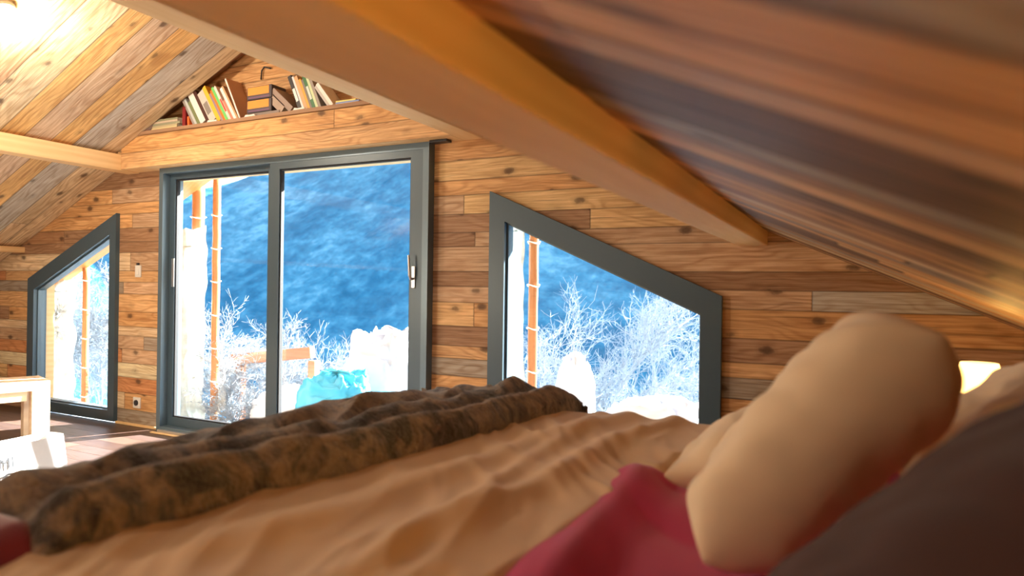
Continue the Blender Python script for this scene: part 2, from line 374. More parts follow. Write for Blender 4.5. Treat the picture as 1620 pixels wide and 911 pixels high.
def sash(x0, x1, y, ws, handle, name='sliding_sash'):
    P = [(x0, .05), (x1, .05), (x1, 2.095), (x0, 2.095)]; i = inset(P, ws)
    bm = bmesh.new(); ring(bm, P, i, y, y+.05); s = bm_obj(name, bm, M_ANTH, dr)
    bm = bmesh.new(); ring(bm, i, inset(i, .01), y+.012, y+.038); bm_obj('gasket', bm, M_GASKET, s)
    bm = bmesh.new(); prism(bm, i, y+.023, y+.027); bm_obj('pane', bm, M_GLASS, s)
    return s
s1 = sash(-4.96, -3.76, 3.66, [.07, .10, .055, .07], 0)
s2 = sash(-3.785, -2.44, 3.60, [.10, .105, .062, .095], 1)
# pull bar on the right sash
bm = bmesh.new(); box(bm, (-2.525, 3.592, 1.19), (-2.495, 3.602, 1.33), .004); tube(bm, [(-2.51, 3.60, 1.25), (-2.51, 3.565, 1.25), (-2.512, 3.555, 1.27), (-2.52, 3.553, 1.40)], [.009, .009, .009, .007]); bm_obj('door_handle', bm, M_CHROME, s2)
bm = bmesh.new(); box(bm, (-4.915, 3.652, 1.17), (-4.885, 3.662, 1.40), .004); bm_obj('recessed_pull', bm, M_CHROME, s1)
box_obj('door_track', (-4.95, 3.57, .004), (-2.45, 3.60, .03), M_CHROME, dr)
box_obj('trim_2', (-4.995, 3.54, .001), (-2.405, 3.568, .012), M_BEAM, kind='structure')
box_obj('baseboard_far', (-5.588, 3.64, .001), (-5.0, 3.659, .02), M_BEAM, kind='structure')
# lintel outside the glass, carrying the overhang
box_obj('trim_3', (-5.3, 3.80, 2.075), (-2.25, 3.95, 2.32), M_BEAM, kind='structure')

# switch and socket
p = W(218, 429, 3.65); t = empty('light_switch', (p.x, 3.66, p.z), label='small white light switch on the boards beside the sliding door', cat='switch')
box_obj('plate', (-.035, -.012, -.05), (.035, 0, .05), M_WHITEP, t); box_obj('rocker', (-.02, -.018, -.03), (.02, -.012, .02), M_WHITEP, t); box_obj('cable_hook', (-.02, -.012, .05), (.01, 0, .07), M_DARK, t)
p = W(216, 637, 3.65); t = empty('power_socket', (p.x, 3.66, p.z), label='white power socket low on the wall above the floor', cat='socket')
box_obj('plate', (-.045, -.012, -.045), (.045, 0, .045), M_WHITEP, t)
bm = bmesh.new(); lathe(bm, [(.024, 0), (.024, .008)], 16); bmesh.ops.rotate(bm, matrix=Matrix.Rotation(PI/2, 3, 'X'), verts=bm.verts); bmesh.ops.translate(bm, vec=(0, -.012, 0), verts=bm.verts); bm_obj('outlet', bm, M_DARK, t)

# ------------------------------------------------------------------ lamps
WARM = (1, .62, .30)
def ceiling_spot(x, y, label, power, grp=None):
    z = roof(x); t = empty('ceiling_lamp', (x, y, z), label=label, cat='lamp', group=grp)
    s = math.atan(SL)*(1 if x > RX else -1)
    t.rotation_euler = (0, s, 0)
    bm = bmesh.new(); lathe(bm, [(.05, -.03), (.055, -.028), (.055, 0)], 24); bm_obj('lamp_housing', bm, M_WHITEP, t, True)
    bm = bmesh.new(); lathe(bm, [(.02, -.06), (.045, -.05), (.05, -.031)], 24); bm_obj('bulb', bm, emit('lit_bulb', (1, .85, .6), 60), t, True)
    point_light('lamp_light', (x, y, z-.16), power, (1, .86, .68), .05)
p = None
ceiling_spot(-4.28, 2.11, 'round ceiling lamp glowing at the top left of the ceiling', 42)
ceiling_spot(-5.6, -.9, 'round ceiling lamp added as fill light behind the viewer over the sitting area', 50)  # unseen lamp, added to fill the room with warm light
ceiling_spot(-2.6, -1.6, 'round ceiling lamp added as fill light behind the viewer near the foot of the bed', 40)  # second added fill lamp, out of view
def bedside(x, y, z0, label, power, h=.2, floor=False):
    t = empty('bedside_lamp', (x, y, z0), label=label, cat='lamp')
    bm = bmesh.new(); lathe(bm, [(.05, 0), (.05, .012), (.014, .03), (.02, h*.3), (.008, h*.45), (.008, h*.9)], 24); bm_obj('lamp_base', bm, M_CHROME, t, True)
    bm = bmesh.new(); n = 28
    for r0, r1, za, zb in ((.09, .055, h*.45, h),):
        a = [bm.verts.new((r0*math.cos(k*2*PI/n), r0*math.sin(k*2*PI/n), za)) for k in range(n)]; b = [bm.verts.new((r1*math.cos(k*2*PI/n), r1*math.sin(k*2*PI/n), zb)) for k in range(n)]
        for k in range(n): bm.faces.new((a[k], a[(k+1) % n], b[(k+1) % n], b[k]))
    m = N('lit_fabric_shade'); tl = m.n('BsdfTranslucent'); em = m.n('Emission', i_Strength=2.2); em.inputs[0].default_value = (1, .6, .2, 1); tl.inputs[0].default_value = (1, .8, .5, 1)
    ad = m.n('AddShader'); m.l(tl.outputs[0], ad.inputs[0]); m.l(em.outputs[0], ad.inputs[1]); m.l(ad.outputs[0], m.out.inputs[0])
    bm_obj('lamp_shade', bm, m.m, t, True)
    point_light('lamp_light', (x, y, z0+h*1.02), power, (1, .55, .12), .03)

def fill_floor_lamp(x, y, power):  # invented lamp left of the view, brightens beams, ceiling and wall
    t = empty('fill_floor_lamp', (x, y, 0), label='tall floor lamp with a round globe added out of view as warm fill light', cat='lamp')
    bm = bmesh.new(); lathe(bm, [(.15, 0), (.15, .015), (.02, .03)], 28); bm_obj('base', bm, M_CHROME, t, True)
    bm = bmesh.new(); lathe(bm, [(.012, .03), (.012, 1.0)], 12); bm_obj('pole', bm, M_CHROME, t, True)
    bm = bmesh.new(); lathe(bm, [(.03, 1.0)]+[(.13*math.cos(a), 1.12+.13*math.sin(a)) for a in [(-.42+k*.09)*PI for k in range(10)]]+[(.005, 1.25)], 28)
    m = N('fill_globe'); em = m.n('Emission', i_Strength=power); em.inputs[0].default_value = (1, .84, .62, 1); m.l(em.outputs[0], m.out.inputs[0]); bm_obj('globe', bm, m.m, t, True)
fill_floor_lamp(-4.0, .75, 105)

# ------------------------------------------------------------------ bed
BX0, BX1, BY0, BY1 = -1.56, .44, .42, 2.36
M_BEIGE = cloth('beige_cotton', lin(218, 188, 152)); M_CREAM = cloth('cream_cotton', lin(234, 212, 180))
M_RED = cloth('crimson_sheet', lin(192, 36, 104), .1, .3); M_BROWNC = cloth('brown_cotton', lin(62, 40, 36), .1, .15)
bed = empty('double_bed', ((BX0+BX1)/2, (BY0+BY1)/2, 0), label='large double bed with crimson sheet in front of the windows', cat='bed')
def local(par, lo, hi): return tuple(a-b for a, b in zip(lo, par.location)), tuple(a-b for a, b in zip(hi, par.location))
MB = beam_mat('bed_pine', lin(190, 140, 90), lin(160, 110, 70), 'X')
for nm, lo, hi in (('side_rail', (BX0, BY0+.02, .22), (BX1, BY0+.05, .42)), ('side_rail', (BX0, BY1-.05, .22), (BX1, BY1-.02, .42)), ('foot_board', (BX0, BY0+.05, .22), (BX0+.03, BY1-.05, .42)),
                   ('headboard', (BX1, BY0, .10), (BX1+.04, BY1, .88)), ('leg', (BX0+.03, BY0+.06, 0), (BX0+.11, BY0+.14, .22)), ('leg', (BX0+.03, BY1-.14, 0), (BX0+.11, BY1-.06, .22)),
                   ('leg', (BX1-.10, BY0+.06, 0), (BX1-.02, BY0+.14, .22)), ('leg', (BX1-.10, BY1-.14, 0), (BX1-.02, BY1-.06, .22)), ('slat_base', (BX0+.03, BY0+.06, .25), (BX1, BY1-.06, .40))):
    box_obj(nm, *local(bed, lo, hi), MB, bed, .006)
def grid(name, nu, nv, f, mat, parent=None, thick=0, sub=0, loc=None, **k):
    me = bpy.data.meshes.new(name); vs = [f(i/nu, j/nv) for i in range(nu+1) for j in range(nv+1)]
    if loc: vs = [tuple(a-b for a, b in zip(v, loc)) for v in vs]
    fs = [(i*(nv+1)+j, (i+1)*(nv+1)+j, (i+1)*(nv+1)+j+1, i*(nv+1)+j+1) for i in range(nu) for j in range(nv)]
    me.from_pydata(vs, [], fs); o = link(name, me, mat, parent, True, **k)
    if loc and not parent: o.location = loc
    if thick:
        m = o.modifiers.new('thickness', 'SOLIDIFY'); m.thickness = thick; m.offset = -1
    if sub: m = o.modifiers.new('smooth', 'SUBSURF'); m.levels = m.render_levels = sub
    return o
nz = lambda x, y, z=0: noise.noise(Vector((x, y, z)))
def sstep(a, b, x):
    t = max(0, min(1, (x-a)/(b-a))); return t*t*(3-2*t)
MT = .70
bm = bmesh.new(); box(bm, *local(bed, (BX0+.01, BY0+.01, .40), (BX1-.005, BY1-.01, MT)), .05); bm_obj('mattress', bm, M_RED, bed, True)
# crumpled crimson top sheet, lying over mattress and near side
def redf(u, v):
    x = -.60+u*1.0; s = v*2.0-.0       # s along: near hem hanging -> far
    y = BY0+.0+(s-.28) if s > .28 else BY0-.015
    y = min(y, BY1-.02); z = MT+.012 if s > .28 else MT+.012-(.28-s)
    if s > .28:
        e = sstep(0, .12, s-.28); z -= (1-e)**2*.03
        p = x*.8+y*.55
        z += .022*abs(nz(p*7, (y-x)*1.6, 3))+.02*nz(x*3, y*3, 8)+.02
        z += .045*math.exp(-((x+.43+.05*(y-1.3))/.06)**2)*sstep(.5, .9, y)*(1-sstep(1.55, 1.75, y))
    else: y -= .02*abs(nz(x*8, s*2, 1))
    return (x, y, z)
o = grid('top_sheet', 110, 160, redf, M_RED, None, .004, 0, (-.1, 1.4, MT)); tag(o, 'crumpled crimson sheet folded back below the cream pillows', 'sheet')

# duvet
RE = [(.3, -.42), (.9, -.44), (1.3, -.40), (1.7, -.37), (2.0, -.33), (2.5, -.28)]
def interp(T, y):
    if y <= T[0][0]: return T[0][1]
    for (a, b), (c, d) in zip(T, T[1:]):
        if y <= c: return b+(d-b)*(y-a)/(c-a)
    return T[-1][1]
def ridge(t, w=1): return (1-abs(t))**2 if abs(t) < 1 else 0
def duv_h(x, y):
    h = .062
    a = x*.82+y*.57; b = -x*.57+y*.82
    wx = .25*nz(x*2, y*2, 5)
    f = 1-abs(nz(a*5.5+wx*3, b*1.1, 2))*2.0
    f2 = 1-abs(nz(a*9+wx*5, b*2.0, 7))*2.2
    am = .5+.6*nz(x*1.5, y*1.5, 11)
    h += (.016*max(0, f)**2+.010*max(0, f2)**2+.006*(1-abs(nz(a*17+wx*6, b*3.2, 4))*2))*max(.25, am+.25)*(1-.85*sstep(1.85, 2.2, y))
    # two long creases running towards the far right, seen from the bed side
    for k, (x0, slope, amp, wd) in enumerate(((-.60, .10, .022, .04), (-.80, .16, .02, .05), (-.70, -.08, .012, .03))):
        xx = x0+slope*(y-1.5)+.04*nz(y*2.5, k); h += amp*math.exp(-((x-xx)/wd)**2)*sstep(.5, 1.0, y)
    return h
def duvf(u, v):
    hn, hf = .34, .30; L = (BY1-BY0); s = v*(L+hn+hf)-hn
    re = interp(RE, BY0+min(max(s, 0), L)); x0 = BX0-.0; 
    # across: foot overhang then top
    W_ = re-x0; hang = .22; t = u*(W_+hang)-hang
    x = x0+t if t > 0 else x0-.03; y = BY0+s; z = MT+duv_h(x, y)
    if t < 0: z = MT+.03+t; x = x0-.03-.02*abs(nz(y*5, t*3, 2))
    dx = sstep(0, .12, t) if t > 0 else 0
    if t > 0: z -= (1-dx)**2*.06
    dr_ = re-x
    if t > 0: z -= (1-math.sqrt(max(0, min(1, dr_/.045))))*.05
    if s < 0: zz = MT+.02+s; y = BY0-.035-.025*nz(x*6, s*2, 4); z = min(z, zz)
    elif s > L: zz = MT+.02-(s-L); y = BY1+.035+.025*nz(x*6, s*2, 9); z = min(z, zz)
    else:
        e = min(sstep(0, .14, s), sstep(0, .14, L-s)); z -= (1-e)**2*.05; y += (-(1-sstep(0, .1, s))+(1-sstep(0, .1, L-s)))*.03
    return (x, y, z)
o = grid('duvet', 230, 300, duvf, M_BEIGE, None, .006, 0, (-1.0, 1.4, MT)); tag(o, 'wrinkled beige duvet spread across the bed', 'duvet')

# faux fur throw over the foot of the bed
def fur():
    m = N('brown_plush_fur'); tc = m.n('TexCoord'); v = tc.outputs['Object']
    mp = m.n('Mapping'); m.l(v, mp.inputs[0]); mp.inputs['Scale'].default_value = (4, 5.5, 5)
    g = m.noise(mp.outputs[0], 1.6, 5, .65, .6); f = m.noise(v, 160, 3, .7)
    st = m.noise(v, 26, 4, .6, .5)
    c = m.ramp(g, [(.34, lin(38, 40, 48)), (.44, lin(88, 88, 94)), (.54, lin(176, 158, 140)), (.64, lin(104, 106, 116))])
    c = m.mix(m.ramp(st, [(.4, .35), (.62, 0.0)]), c, lin(44, 36, 34)); c = m.mix(m.ramp(f, [(.55, 0.0), (.8, .4)]), c, lin(190, 165, 140))
    m.l(c, m.b.inputs['Base Color']); m.b.inputs['Roughness'].default_value = 1; m.b.inputs['Sheen Weight'].default_value = .7
    m.b.inputs['Sheen Roughness'].default_value = .35; m.b.inputs['Specular IOR Level'].default_value = .1
    m.bump(m.math('ADD', f, m.math('MULTIPLY', st, 2)), .8, .012); return m.m
M_FUR = fur()
TE = [(.3, -1.10), (.66, -1.09), (1.0, -1.06), (1.35, -.99), (1.8, -.93), (2.2, -.90), (2.5, -.88)]
def thrf(u, v):
    L = 1.78; hf = .22; s = v*(L+hf); y = .60+s; ys = min(y, BY1)
    re = interp(TE, ys)+.015*nz(ys*4, 3); x0 = BX0-.04; Wd = re-x0; hang = .30; t = u*(Wd+hang)-hang
    x = x0+t if t > 0 else x0
    base = MT+.065
    prof = 0; q = max(0, (re-x))
    # rolls running along the throw, deepest near its free edge
    wob = .03*nz(ys*2.2, 1)
    prof += .075*math.exp(-((q-.075)/.055)**2)
    prof += .070*math.exp(-((q-.235-wob)/.075)**2)
    prof += .045*math.exp(-((q-.43-wob*1.5)/.08)**2)*sstep(.5, 1.2, ys)
    prof += .03*math.exp(-((q-.60+wob)/.07)**2)
    prof += .025*nz(x*4, ys*3.2, 6)+.012*nz(x*12, ys*9, 2)
    prof += .03*math.sin((ys*2.2+(re-x)*7)*1.0)*sstep(.15, .5, q)*.5+.02*(1-2*abs(nz((x+ys*.35)*9, ys*1.3, 14)))*sstep(.1, .3, q)
    prof += .010*nz(ys*16, q*6, 21)*math.exp(-((q-.12)/.12)**2)
    prof *= 1-.45*sstep(1.75, 2.25, ys)*sstep(.3, .5, q)
    z = base+.012+prof-.018*sstep(.3, .8, q)
    if q < .02: z = base-.02
    if t < 0: z = min(z, base+.0+t); x = x0-.035-.03*nz(ys*5, t*4, 3)
    elif t < .12: z -= (1-sstep(0, .12, t))**2*.05; x -= (1-sstep(0, .12, t))*.035
    d = s
    if d < .10: z = base-.035+(z-base+.035)*math.sqrt(max(0, 1-(1-d/.10)**2)); y = y
    if y > BY1+.0: z = min(z, base+.01-(y-BY1)); y = BY1+.06+.02*nz(x*6, y*3)
    elif y > BY1-.12: e = sstep(0, .12, BY1-y); z -= (1-e)**2*.05; y += (1-e)*.06
    return (x, y, z)
o = grid('fur_throw', 200, 300, thrf, M_FUR, None, .012, 0, (-1.4, 1.4, MT)); tag(o, 'rumpled dark brown faux fur throw over the foot of the bed', 'blanket')
# maroon cover showing at the near foot corner under the throw
def marf(u, v):
    t = u*.95; s = v*.62-.34; top = MT+.10
    x = -1.14-t-.02*nz(s*5, 3); y = BY0-.075+max(0, s); z = top+.015*nz(x*6, y*6, 2)-.02*(1-sstep(0, .08, max(0, s)))
    if s < 0: z = top-.02+s; y -= .03*abs(nz(x*7, s*3, 1))
    if x < BX0-.04: z = min(z, top-(BX0-.04-x)*.97); x = BX0-.09-.02*nz(y*9, z*4)
    z -= .05*(1-sstep(0, .05, t))
    return (x, y, z)
o = grid('folded_blanket', 60, 40, marf, cloth('maroon_wool', lin(120, 44, 66), .15, .4), None, .02, 0, (-1.5, .5, MT)); tag(o, 'maroon blanket hanging at the near foot corner of the bed, bottom left', 'blanket')

# ------------------------------------------------------------------ pillows
def pillow(name, cen, u, v, L, Wd, T, mat, label, seed=0, p=2.6, wr=.012, sag=0):
    u = Vector(u).normalized(); n = u.cross(Vector(v)).normalized(); v = n.cross(u).normalized(); nu, nv = 46, 36
    verts, faces = [], []; idx = {}
    def P(i, j, side):
        a, b = -1+2*i/nu, -1+2*j/nv
        # corner pull: edges curve inwards between the corners
        ex = 1-.05*(1-b*b)**1; ey = 1-.06*(1-a*a)
        ra, rb = a*ex, b*ey; rr_ = max(abs(a), abs(b))
        th = max(0, (1-abs(a)**p))**.55*max(0, (1-abs(b)**p))**.55
        w_ = wr*(nz(a*2.4+seed, b*2.2, seed*1.7+side)+.8*(abs(nz(a*3+b*2+seed, b*1.2-a, side))-.3))*min(1, th*1.5)
        # radial creases from corners
        w_ += wr*.25*math.sin(9*math.atan2(b, a+.001)+seed)*rr_**3*th
        rc = Vector((a, b)).length; k = 1-.045*max(0, rc-1.05)*2
        q = Vector(cen)+u*(ra*L/2*k)+v*(rb*Wd/2*k)+n*(side*(T/2*th+w_))
        q.z -= sag*(a*a)*0
        return q
    for side in (1, -1):
        for i in range(nu+1):
            for j in range(nv+1):
                if side == -1 and (i in (0, nu) or j in (0, nv)): idx[side, i, j] = idx[1, i, j]; continue
                idx[side, i, j] = len(verts); verts.append(P(i, j, side))
        for i in range(nu):
            for j in range(nv):
                f = [idx[side, i, j], idx[side, i+1, j], idx[side, i+1, j+1], idx[side, i, j+1]]; faces.append(f if side == 1 else f[::-1])
    verts = [x-Vector(cen) for x in verts]
    me = bpy.data.meshes.new(name); me.from_pydata(verts, [], faces); o = link(name, me, mat, None, True); o.location = cen
    m = o.modifiers.new('smooth', 'SUBSURF'); m.levels = m.render_levels = 1
    return tag(o, label, 'pillow', 'pillows piled at the head of the bed')
pillow('pillow', (-.05, 1.32, .945), (.31, .03, .36), (0, 1, 0), .52, .44, .22, M_CREAM, 'large plump cream pillow standing tilted at the head of the bed', 5, p=5.5, wr=.018)
pillow('pillow', (-.14, 1.80, .845), (.80, -.1, .34), (0, 1, 0), .56, .52, .17, M_CREAM, 'small cream pillow lying flat behind the large tilted pillow', 2, wr=.02)
pillow('pillow', (.26, 1.62, .925), (.70, 0, .55), (0, 1, 0), .42, .56, .17, M_CREAM, 'cream pillow in shadow at the right edge behind the large tilted pillow', 3, wr=.02)
pillow('pillow', (.10, .78, .90), (.66, 0, .66), (0, 1, 0), .60, .50, .22, M_BROWNC, 'dark brown pillow nearest the viewer in the lower right corner', 4)

# bedside table and lamp beyond the bed head
t = empty('bedside_table', (.48, 2.80, 0), label='small wooden bedside table between the bed head and the far wall', cat='table')
box_obj('table_top', (-.2, -.18, .70), (.2, .18, .73), MB, t)
for a in (-.17, .17):
    for b in (-.15, .15): box_obj('leg', (a-.02, b-.02, 0), (a+.02, b+.02, .70), MB, t, .002)
bedside(.40, 2.80, .73, 'small lamp glowing warm yellow behind the pillows at the right', 1.2, .235)

t = empty('bedside_table', (.66, .02, 0), label='small wooden bedside table added out of view on the near side of the bed head to hold the added lamp', cat='table')
box_obj('table_top', (-.2, -.18, .70), (.2, .18, .73), MB, t)
for a in (-.17, .17):
    for b in (-.15, .15): box_obj('leg', (a-.02, b-.02, 0), (a+.02, b+.02, .70), MB, t, .002)
bedside(.66, -.02, .73, 'small unseen lamp added on the near bedside table to warm the right ceiling', 16, .18)  # lamp added outside the view to light the ceiling at right

# ------------------------------------------------------------------ bench
MBN = beam_mat('light_pine_bench', lin(250, 232, 205), lin(244, 218, 182), 'X', .5)
t = empty('bench', (-5.27, 2.94, 0), math.radians(72), label='low chunky pine bench in the sunlight left of the sliding door', cat='bench')
# local -x runs along the bench to the left, +y to its back
box_obj('seat', (-1.5, 0, .40), (-.002, .38, .47), MBN, t, .004)
box_obj('front_rail', (-1.36, .012, .33), (-.14, .05, .40), MBN, t)
for a in (-.115, -1.5):
    for b in (0, .28): box_obj('leg', (a, b, 0), (a+.113, b+.10, .40), MBN, t, .004)

# white bag with print
def bag():
    t = empty('carrier_bag', (-3.72, 1.92, 0), math.radians(98), label='bright white carrier bag with grey lettering beyond the foot of the bed', cat='bag')
    mat = plain('white_paper', (.88, .87, .85), .6)
    bm = bmesh.new(); nx, ny = 20, 14; P = []
    me = bpy.data.meshes.new('bag_body'); vs, fs = [], []; n = 40; H = 16
    for h in range(H+1):
        z = h/H*.40; k = 1-.12*(h/H)
        for i in range(n):
            a = i/n*2*PI; ca, sa = math.cos(a), math.sin(a)
            ex = .24*k*math.copysign(abs(ca)**.35, ca); ey = (.13*(1-.45*(h/H)))*math.copysign(abs(sa)**.35, sa)
            r = 1+.025*nz(ca*2, sa*2, z*6); vs.append((ex*r, ey*r, z))
    for h in range(H):
        for i in range(n): fs.append((h*n+i, h*n+(i+1) % n, (h+1)*n+(i+1) % n, (h+1)*n+i))
    fs.append(tuple(range(n))[::-1]); me.from_pydata(vs, [], fs); link('bag_body', me, mat, t, True)
    for txt, x, z, sz in (('MI', -.155, .30, .075), ('O', -.15, .21, .10)):
        cu = bpy.data.curves.new('print', 'FONT'); cu.body = txt; cu.size = sz; cu.extrude = .001
        tmp = bpy.data.objects.new('print', cu); C.objects.link(tmp); dg = bpy.context.evaluated_depsgraph_get(); me = bpy.data.meshes.new_from_object(tmp.evaluated_get(dg)); bpy.data.objects.remove(tmp)
        me.materials.clear(); o = link('printed_letters', me, plain('grey_ink', (.012, .012, .015), .8), t); o.rotation_euler = (math.radians(81.7), 0, 0); o.location = (x, -.13*(1-.45*z/.40)*1.03-.011, z)
bag()

# ------------------------------------------------------------------ books
def book_mesh(parent, th, h, dp, col, spine_label=None, open_top=True):
    c = plain('book_cover', col, .5, 0, .06, 30); pg = plain('book_pages', (.78, .74, .66), .9)
    b = .003
    bm = bmesh.new(); box(bm, (0, 0, 0), (th, b, h)); box(bm, (0, b, 0), (b*.8, dp, h)); box(bm, (th-b*.8, b, 0), (th, dp, h)); bm_obj('cover', bm, c, parent)
    box_obj('pages', (b*.8, b, .003), (th-b*.8, dp-.004, h-.003), pg, parent, 0)
    if spine_label: box_obj('spine_label', (th*.15, -.0008, h*.25), (th*.85, .0004, h*.62), plain('spine_print', spine_label, .6), parent, 0)
SZ = 2.4055
def book(x, lean, th, h, col, label, sp=None, y=3.515, dp=.135, grp='books leaning on the shelf above the door'):
    t = empty('book', (x, y, SZ), label=label, cat='book', group=grp); t.rotation_euler = (0, -math.radians(lean), 0)
    book_mesh(t, th, h, dp, col, sp); return t
def flat(x, z, w_, th, col, label, rz=0, y=3.51, dp=.135, nm='book', g='books lying flat on the shelf above the door', cat='book'):
    t = empty(nm, (x, y, z), rz, label=label, cat=cat, group=g)
    c = plain('book_cover', col, .5, 0, .06, 30); bm = bmesh.new(); box(bm, (0, 0, 0), (w_, dp, .0015)); box(bm, (0, 0, th-.0015), (w_, dp, th)); box(bm, (0, 0, .0015), (w_, .0015, th-.0015)); bm_obj('cover', bm, c, t)
    box_obj('pages', (.001, .0015, .0015), (w_-.002, dp-.002, th-.0015), plain('book_pages', (.7, .66, .56), .9), t, 0)
z = SZ
for i, (wd, th, col, l) in enumerate(((.30, .018, lin(215, 200, 150), 'cream magazine at the bottom of the left stack on the shelf'), (.29, .015, lin(190, 175, 140), 'tan magazine second from the bottom of the left shelf stack'),
        (.31, .018, lin(150, 150, 125), 'grey green magazine in the middle of the left shelf stack'), (.28, .014, lin(200, 180, 160), 'pale magazine second from the top of the left shelf stack'), (.27, .016, lin(140, 140, 110), 'olive magazine on top of the left shelf stack'))):
    flat(-4.98+.008*i, z, wd, th, col, l, rz=.01*(i % 3), g='magazines stacked at the left end of the shelf', nm='magazine', cat='magazine'); z += th+.0006
book(-4.625, 0, .035, .155, lin(130, 30, 34), 'upright dark red book right of the left magazine stack')
book(-4.565, 4, .02, .075, lin(235, 110, 50), 'tiny orange book beside the dark red book')
x = -4.50; ang = 33; cs = math.cos(math.radians(ang))
A = [(.018, .24, lin(150, 140, 135), 'thin grey book first of the leaning row', None), (.022, .255, lin(190, 195, 195), 'pale blue grey book second of the leaning row', None), (.03, .215, lin(120, 130, 90), 'green and grey book left of the thick white one', None),
     (.055, .325, lin(232, 228, 224), 'thick white book leaning left, tallest of the left row', None), (.03, .30, lin(80, 48, 42), 'dark brown book just right of the thick white book', None),
     (.065, .275, lin(205, 195, 188), 'wide grey book with a photo spine left of the yellow book', (.25, .22, .2)), (.034, .325, lin(240, 185, 60), 'yellow book in the middle of the leaning row', None),
     (.018, .26, lin(150, 130, 150), 'thin mauve book right of the yellow book', None), (.02, .285, lin(235, 125, 50), 'orange book left of the green book', None), (.024, .31, lin(110, 200, 110), 'bright green book in the leaning row', None),
     (.022, .315, lin(240, 215, 205), 'white book with a red spine top right of the green book', lin(220, 80, 60)), (.022, .18, lin(235, 130, 110), 'short salmon pink book in the leaning row', None), (.024, .29, lin(236, 232, 226), 'thin white book right of the pink book', None), (.014, .31, lin(200, 160, 120), 'thin tan book beside the tall album', None)]
for th, h, col, l, sp in A:
    book(x, ang, th, h, col, l, sp); x += th/cs+.001
# tall album, its cover turned to the room
t = empty('book', (x+.004, 3.515, SZ), label='tall white edged album with a brown cover leaning beside the orange boxes', cat='book', group='books leaning on the shelf above the door'); t.rotation_euler = (0, -math.radians(27), 0)
bm = bmesh.new(); box(bm, (0, 0, 0), (.016, .14, .35)); bm_obj('cover', bm, plain('album_cover', lin(196, 150, 120), .5), t); box_obj('pages', (.002, -.003, .002), (.014, 0, .348), plain('album_edge', (.85, .8, .74), .8), t, 0)
# orange boxed sets
flat(-3.93, SZ, .32, .026, lin(130, 118, 112), 'wide flat grey book under the orange box sets')
for i, l in enumerate(('lower orange and dark boxed case stacked on the grey book', 'upper orange and dark boxed case on top of the stack')):
    t = empty('storage_case', (-3.925, 3.505, SZ+.0265+i*.096), label=l, cat='box', group='orange boxed cases on the shelf')
    bm = bmesh.new(); box(bm, (0, 0, 0), (.245, .14, .095), .008); bm_obj('case_body', bm, plain('dark_case', lin(74, 66, 70), .5), t)
    box_obj('case_label', (.012, -.0015, .032), (.22, .0008, .088), plain('orange_card', lin(240, 150, 60), .6), t, 0)
    bm = bmesh.new()
    box(bm, (.02, -.0015, .008), (.225, .0008, .020))
    bm_obj('case_print', bm, plain('blue_red_print', lin(110, 80, 110), .6), t)
t = book(-3.60, 50, .062, .15, lin(165, 145, 130), 'thick grey book leaning steeply against the lower orange case')
t = book(-3.515, 50, .045, .24, lin(150, 130, 118), 'grey brown book leaning steeply over the thick grey book')
x = -3.43; ang = 24; cs = math.cos(math.radians(ang))
for th, h, col, l, sp in [(.032, .27, lin(40, 38, 44), 'black book with white lettering on its spine', (.8, .8, .8)), (.016, .265, lin(225, 220, 225), 'thin white book right of the black book', None), (.03, .26, lin(205, 165, 120), 'tan book between the white and yellow books', None),
        (.018, .235, lin(225, 165, 50), 'mustard book in the right hand row', None), (.016, .23, lin(120, 110, 105), 'thin grey book left of the dark green book', None), (.026, .275, lin(48, 110, 60), 'dark green book in the right hand row', (.7, .75, .7)), (.02, .27, lin(200, 215, 170), 'pale green book beside the dark green one', None), (.022, .22, lin(150, 140, 130), 'grey paperback right of the pale green book', None)]:
    book(x, ang, th, h, col, l, sp); x += th/cs+.001
x += .055
book(x, 40, .018, .19, lin(185, 180, 178), 'light grey book leaning left near the right end of the row'); x += .025
book(x, 40, .026, .21, lin(236, 230, 222), 'white book last of the right hand leaning row'); x += .036
z = SZ
for wd, th, col, l in ((.19, .01, lin(225, 225, 235), 'white magazine lowest at the right end of the shelf'), (.2, .008, lin(120, 150, 215), 'blue magazine at the right end of the shelf'), (.17, .01, lin(225, 215, 120), 'yellow magazine on top at the right end of the shelf')):
    flat(x+.01, z, wd, th, col, l, rz=-.0, nm='magazine', g='magazines lying at the right end of the shelf', cat='magazine'); z += th+.0006
for x, l in ((-4.32, 'small white paper slip sticking out under the thick white book'), (-3.93, 'white paper scrap under the tall album on the shelf'), (-3.46, 'small white paper scrap under the black book on the shelf')):
    bm = bmesh.new(); prism(bm, [(0, 0), (.11, .002), (.10, .014), (.05, .010), (.015, .016)], 0, .012); t = bm_obj('paper_scrap', bm, M_WHITEP, None); t.location = (x, 3.488, 2.4055); tag(t, l, 'paper')
# cable hanging at the back of the niche
bm = bmesh.new(); tube(bm, [W(428, 108, 3.645), W(418, 106, 3.645), W(414, 112, 3.645), W(413, 126, 3.645)], .006); tag(bm_obj('hanging_cable', bm, M_DARK, None, True), 'short dark cable hanging on the wall above the books', 'cable')

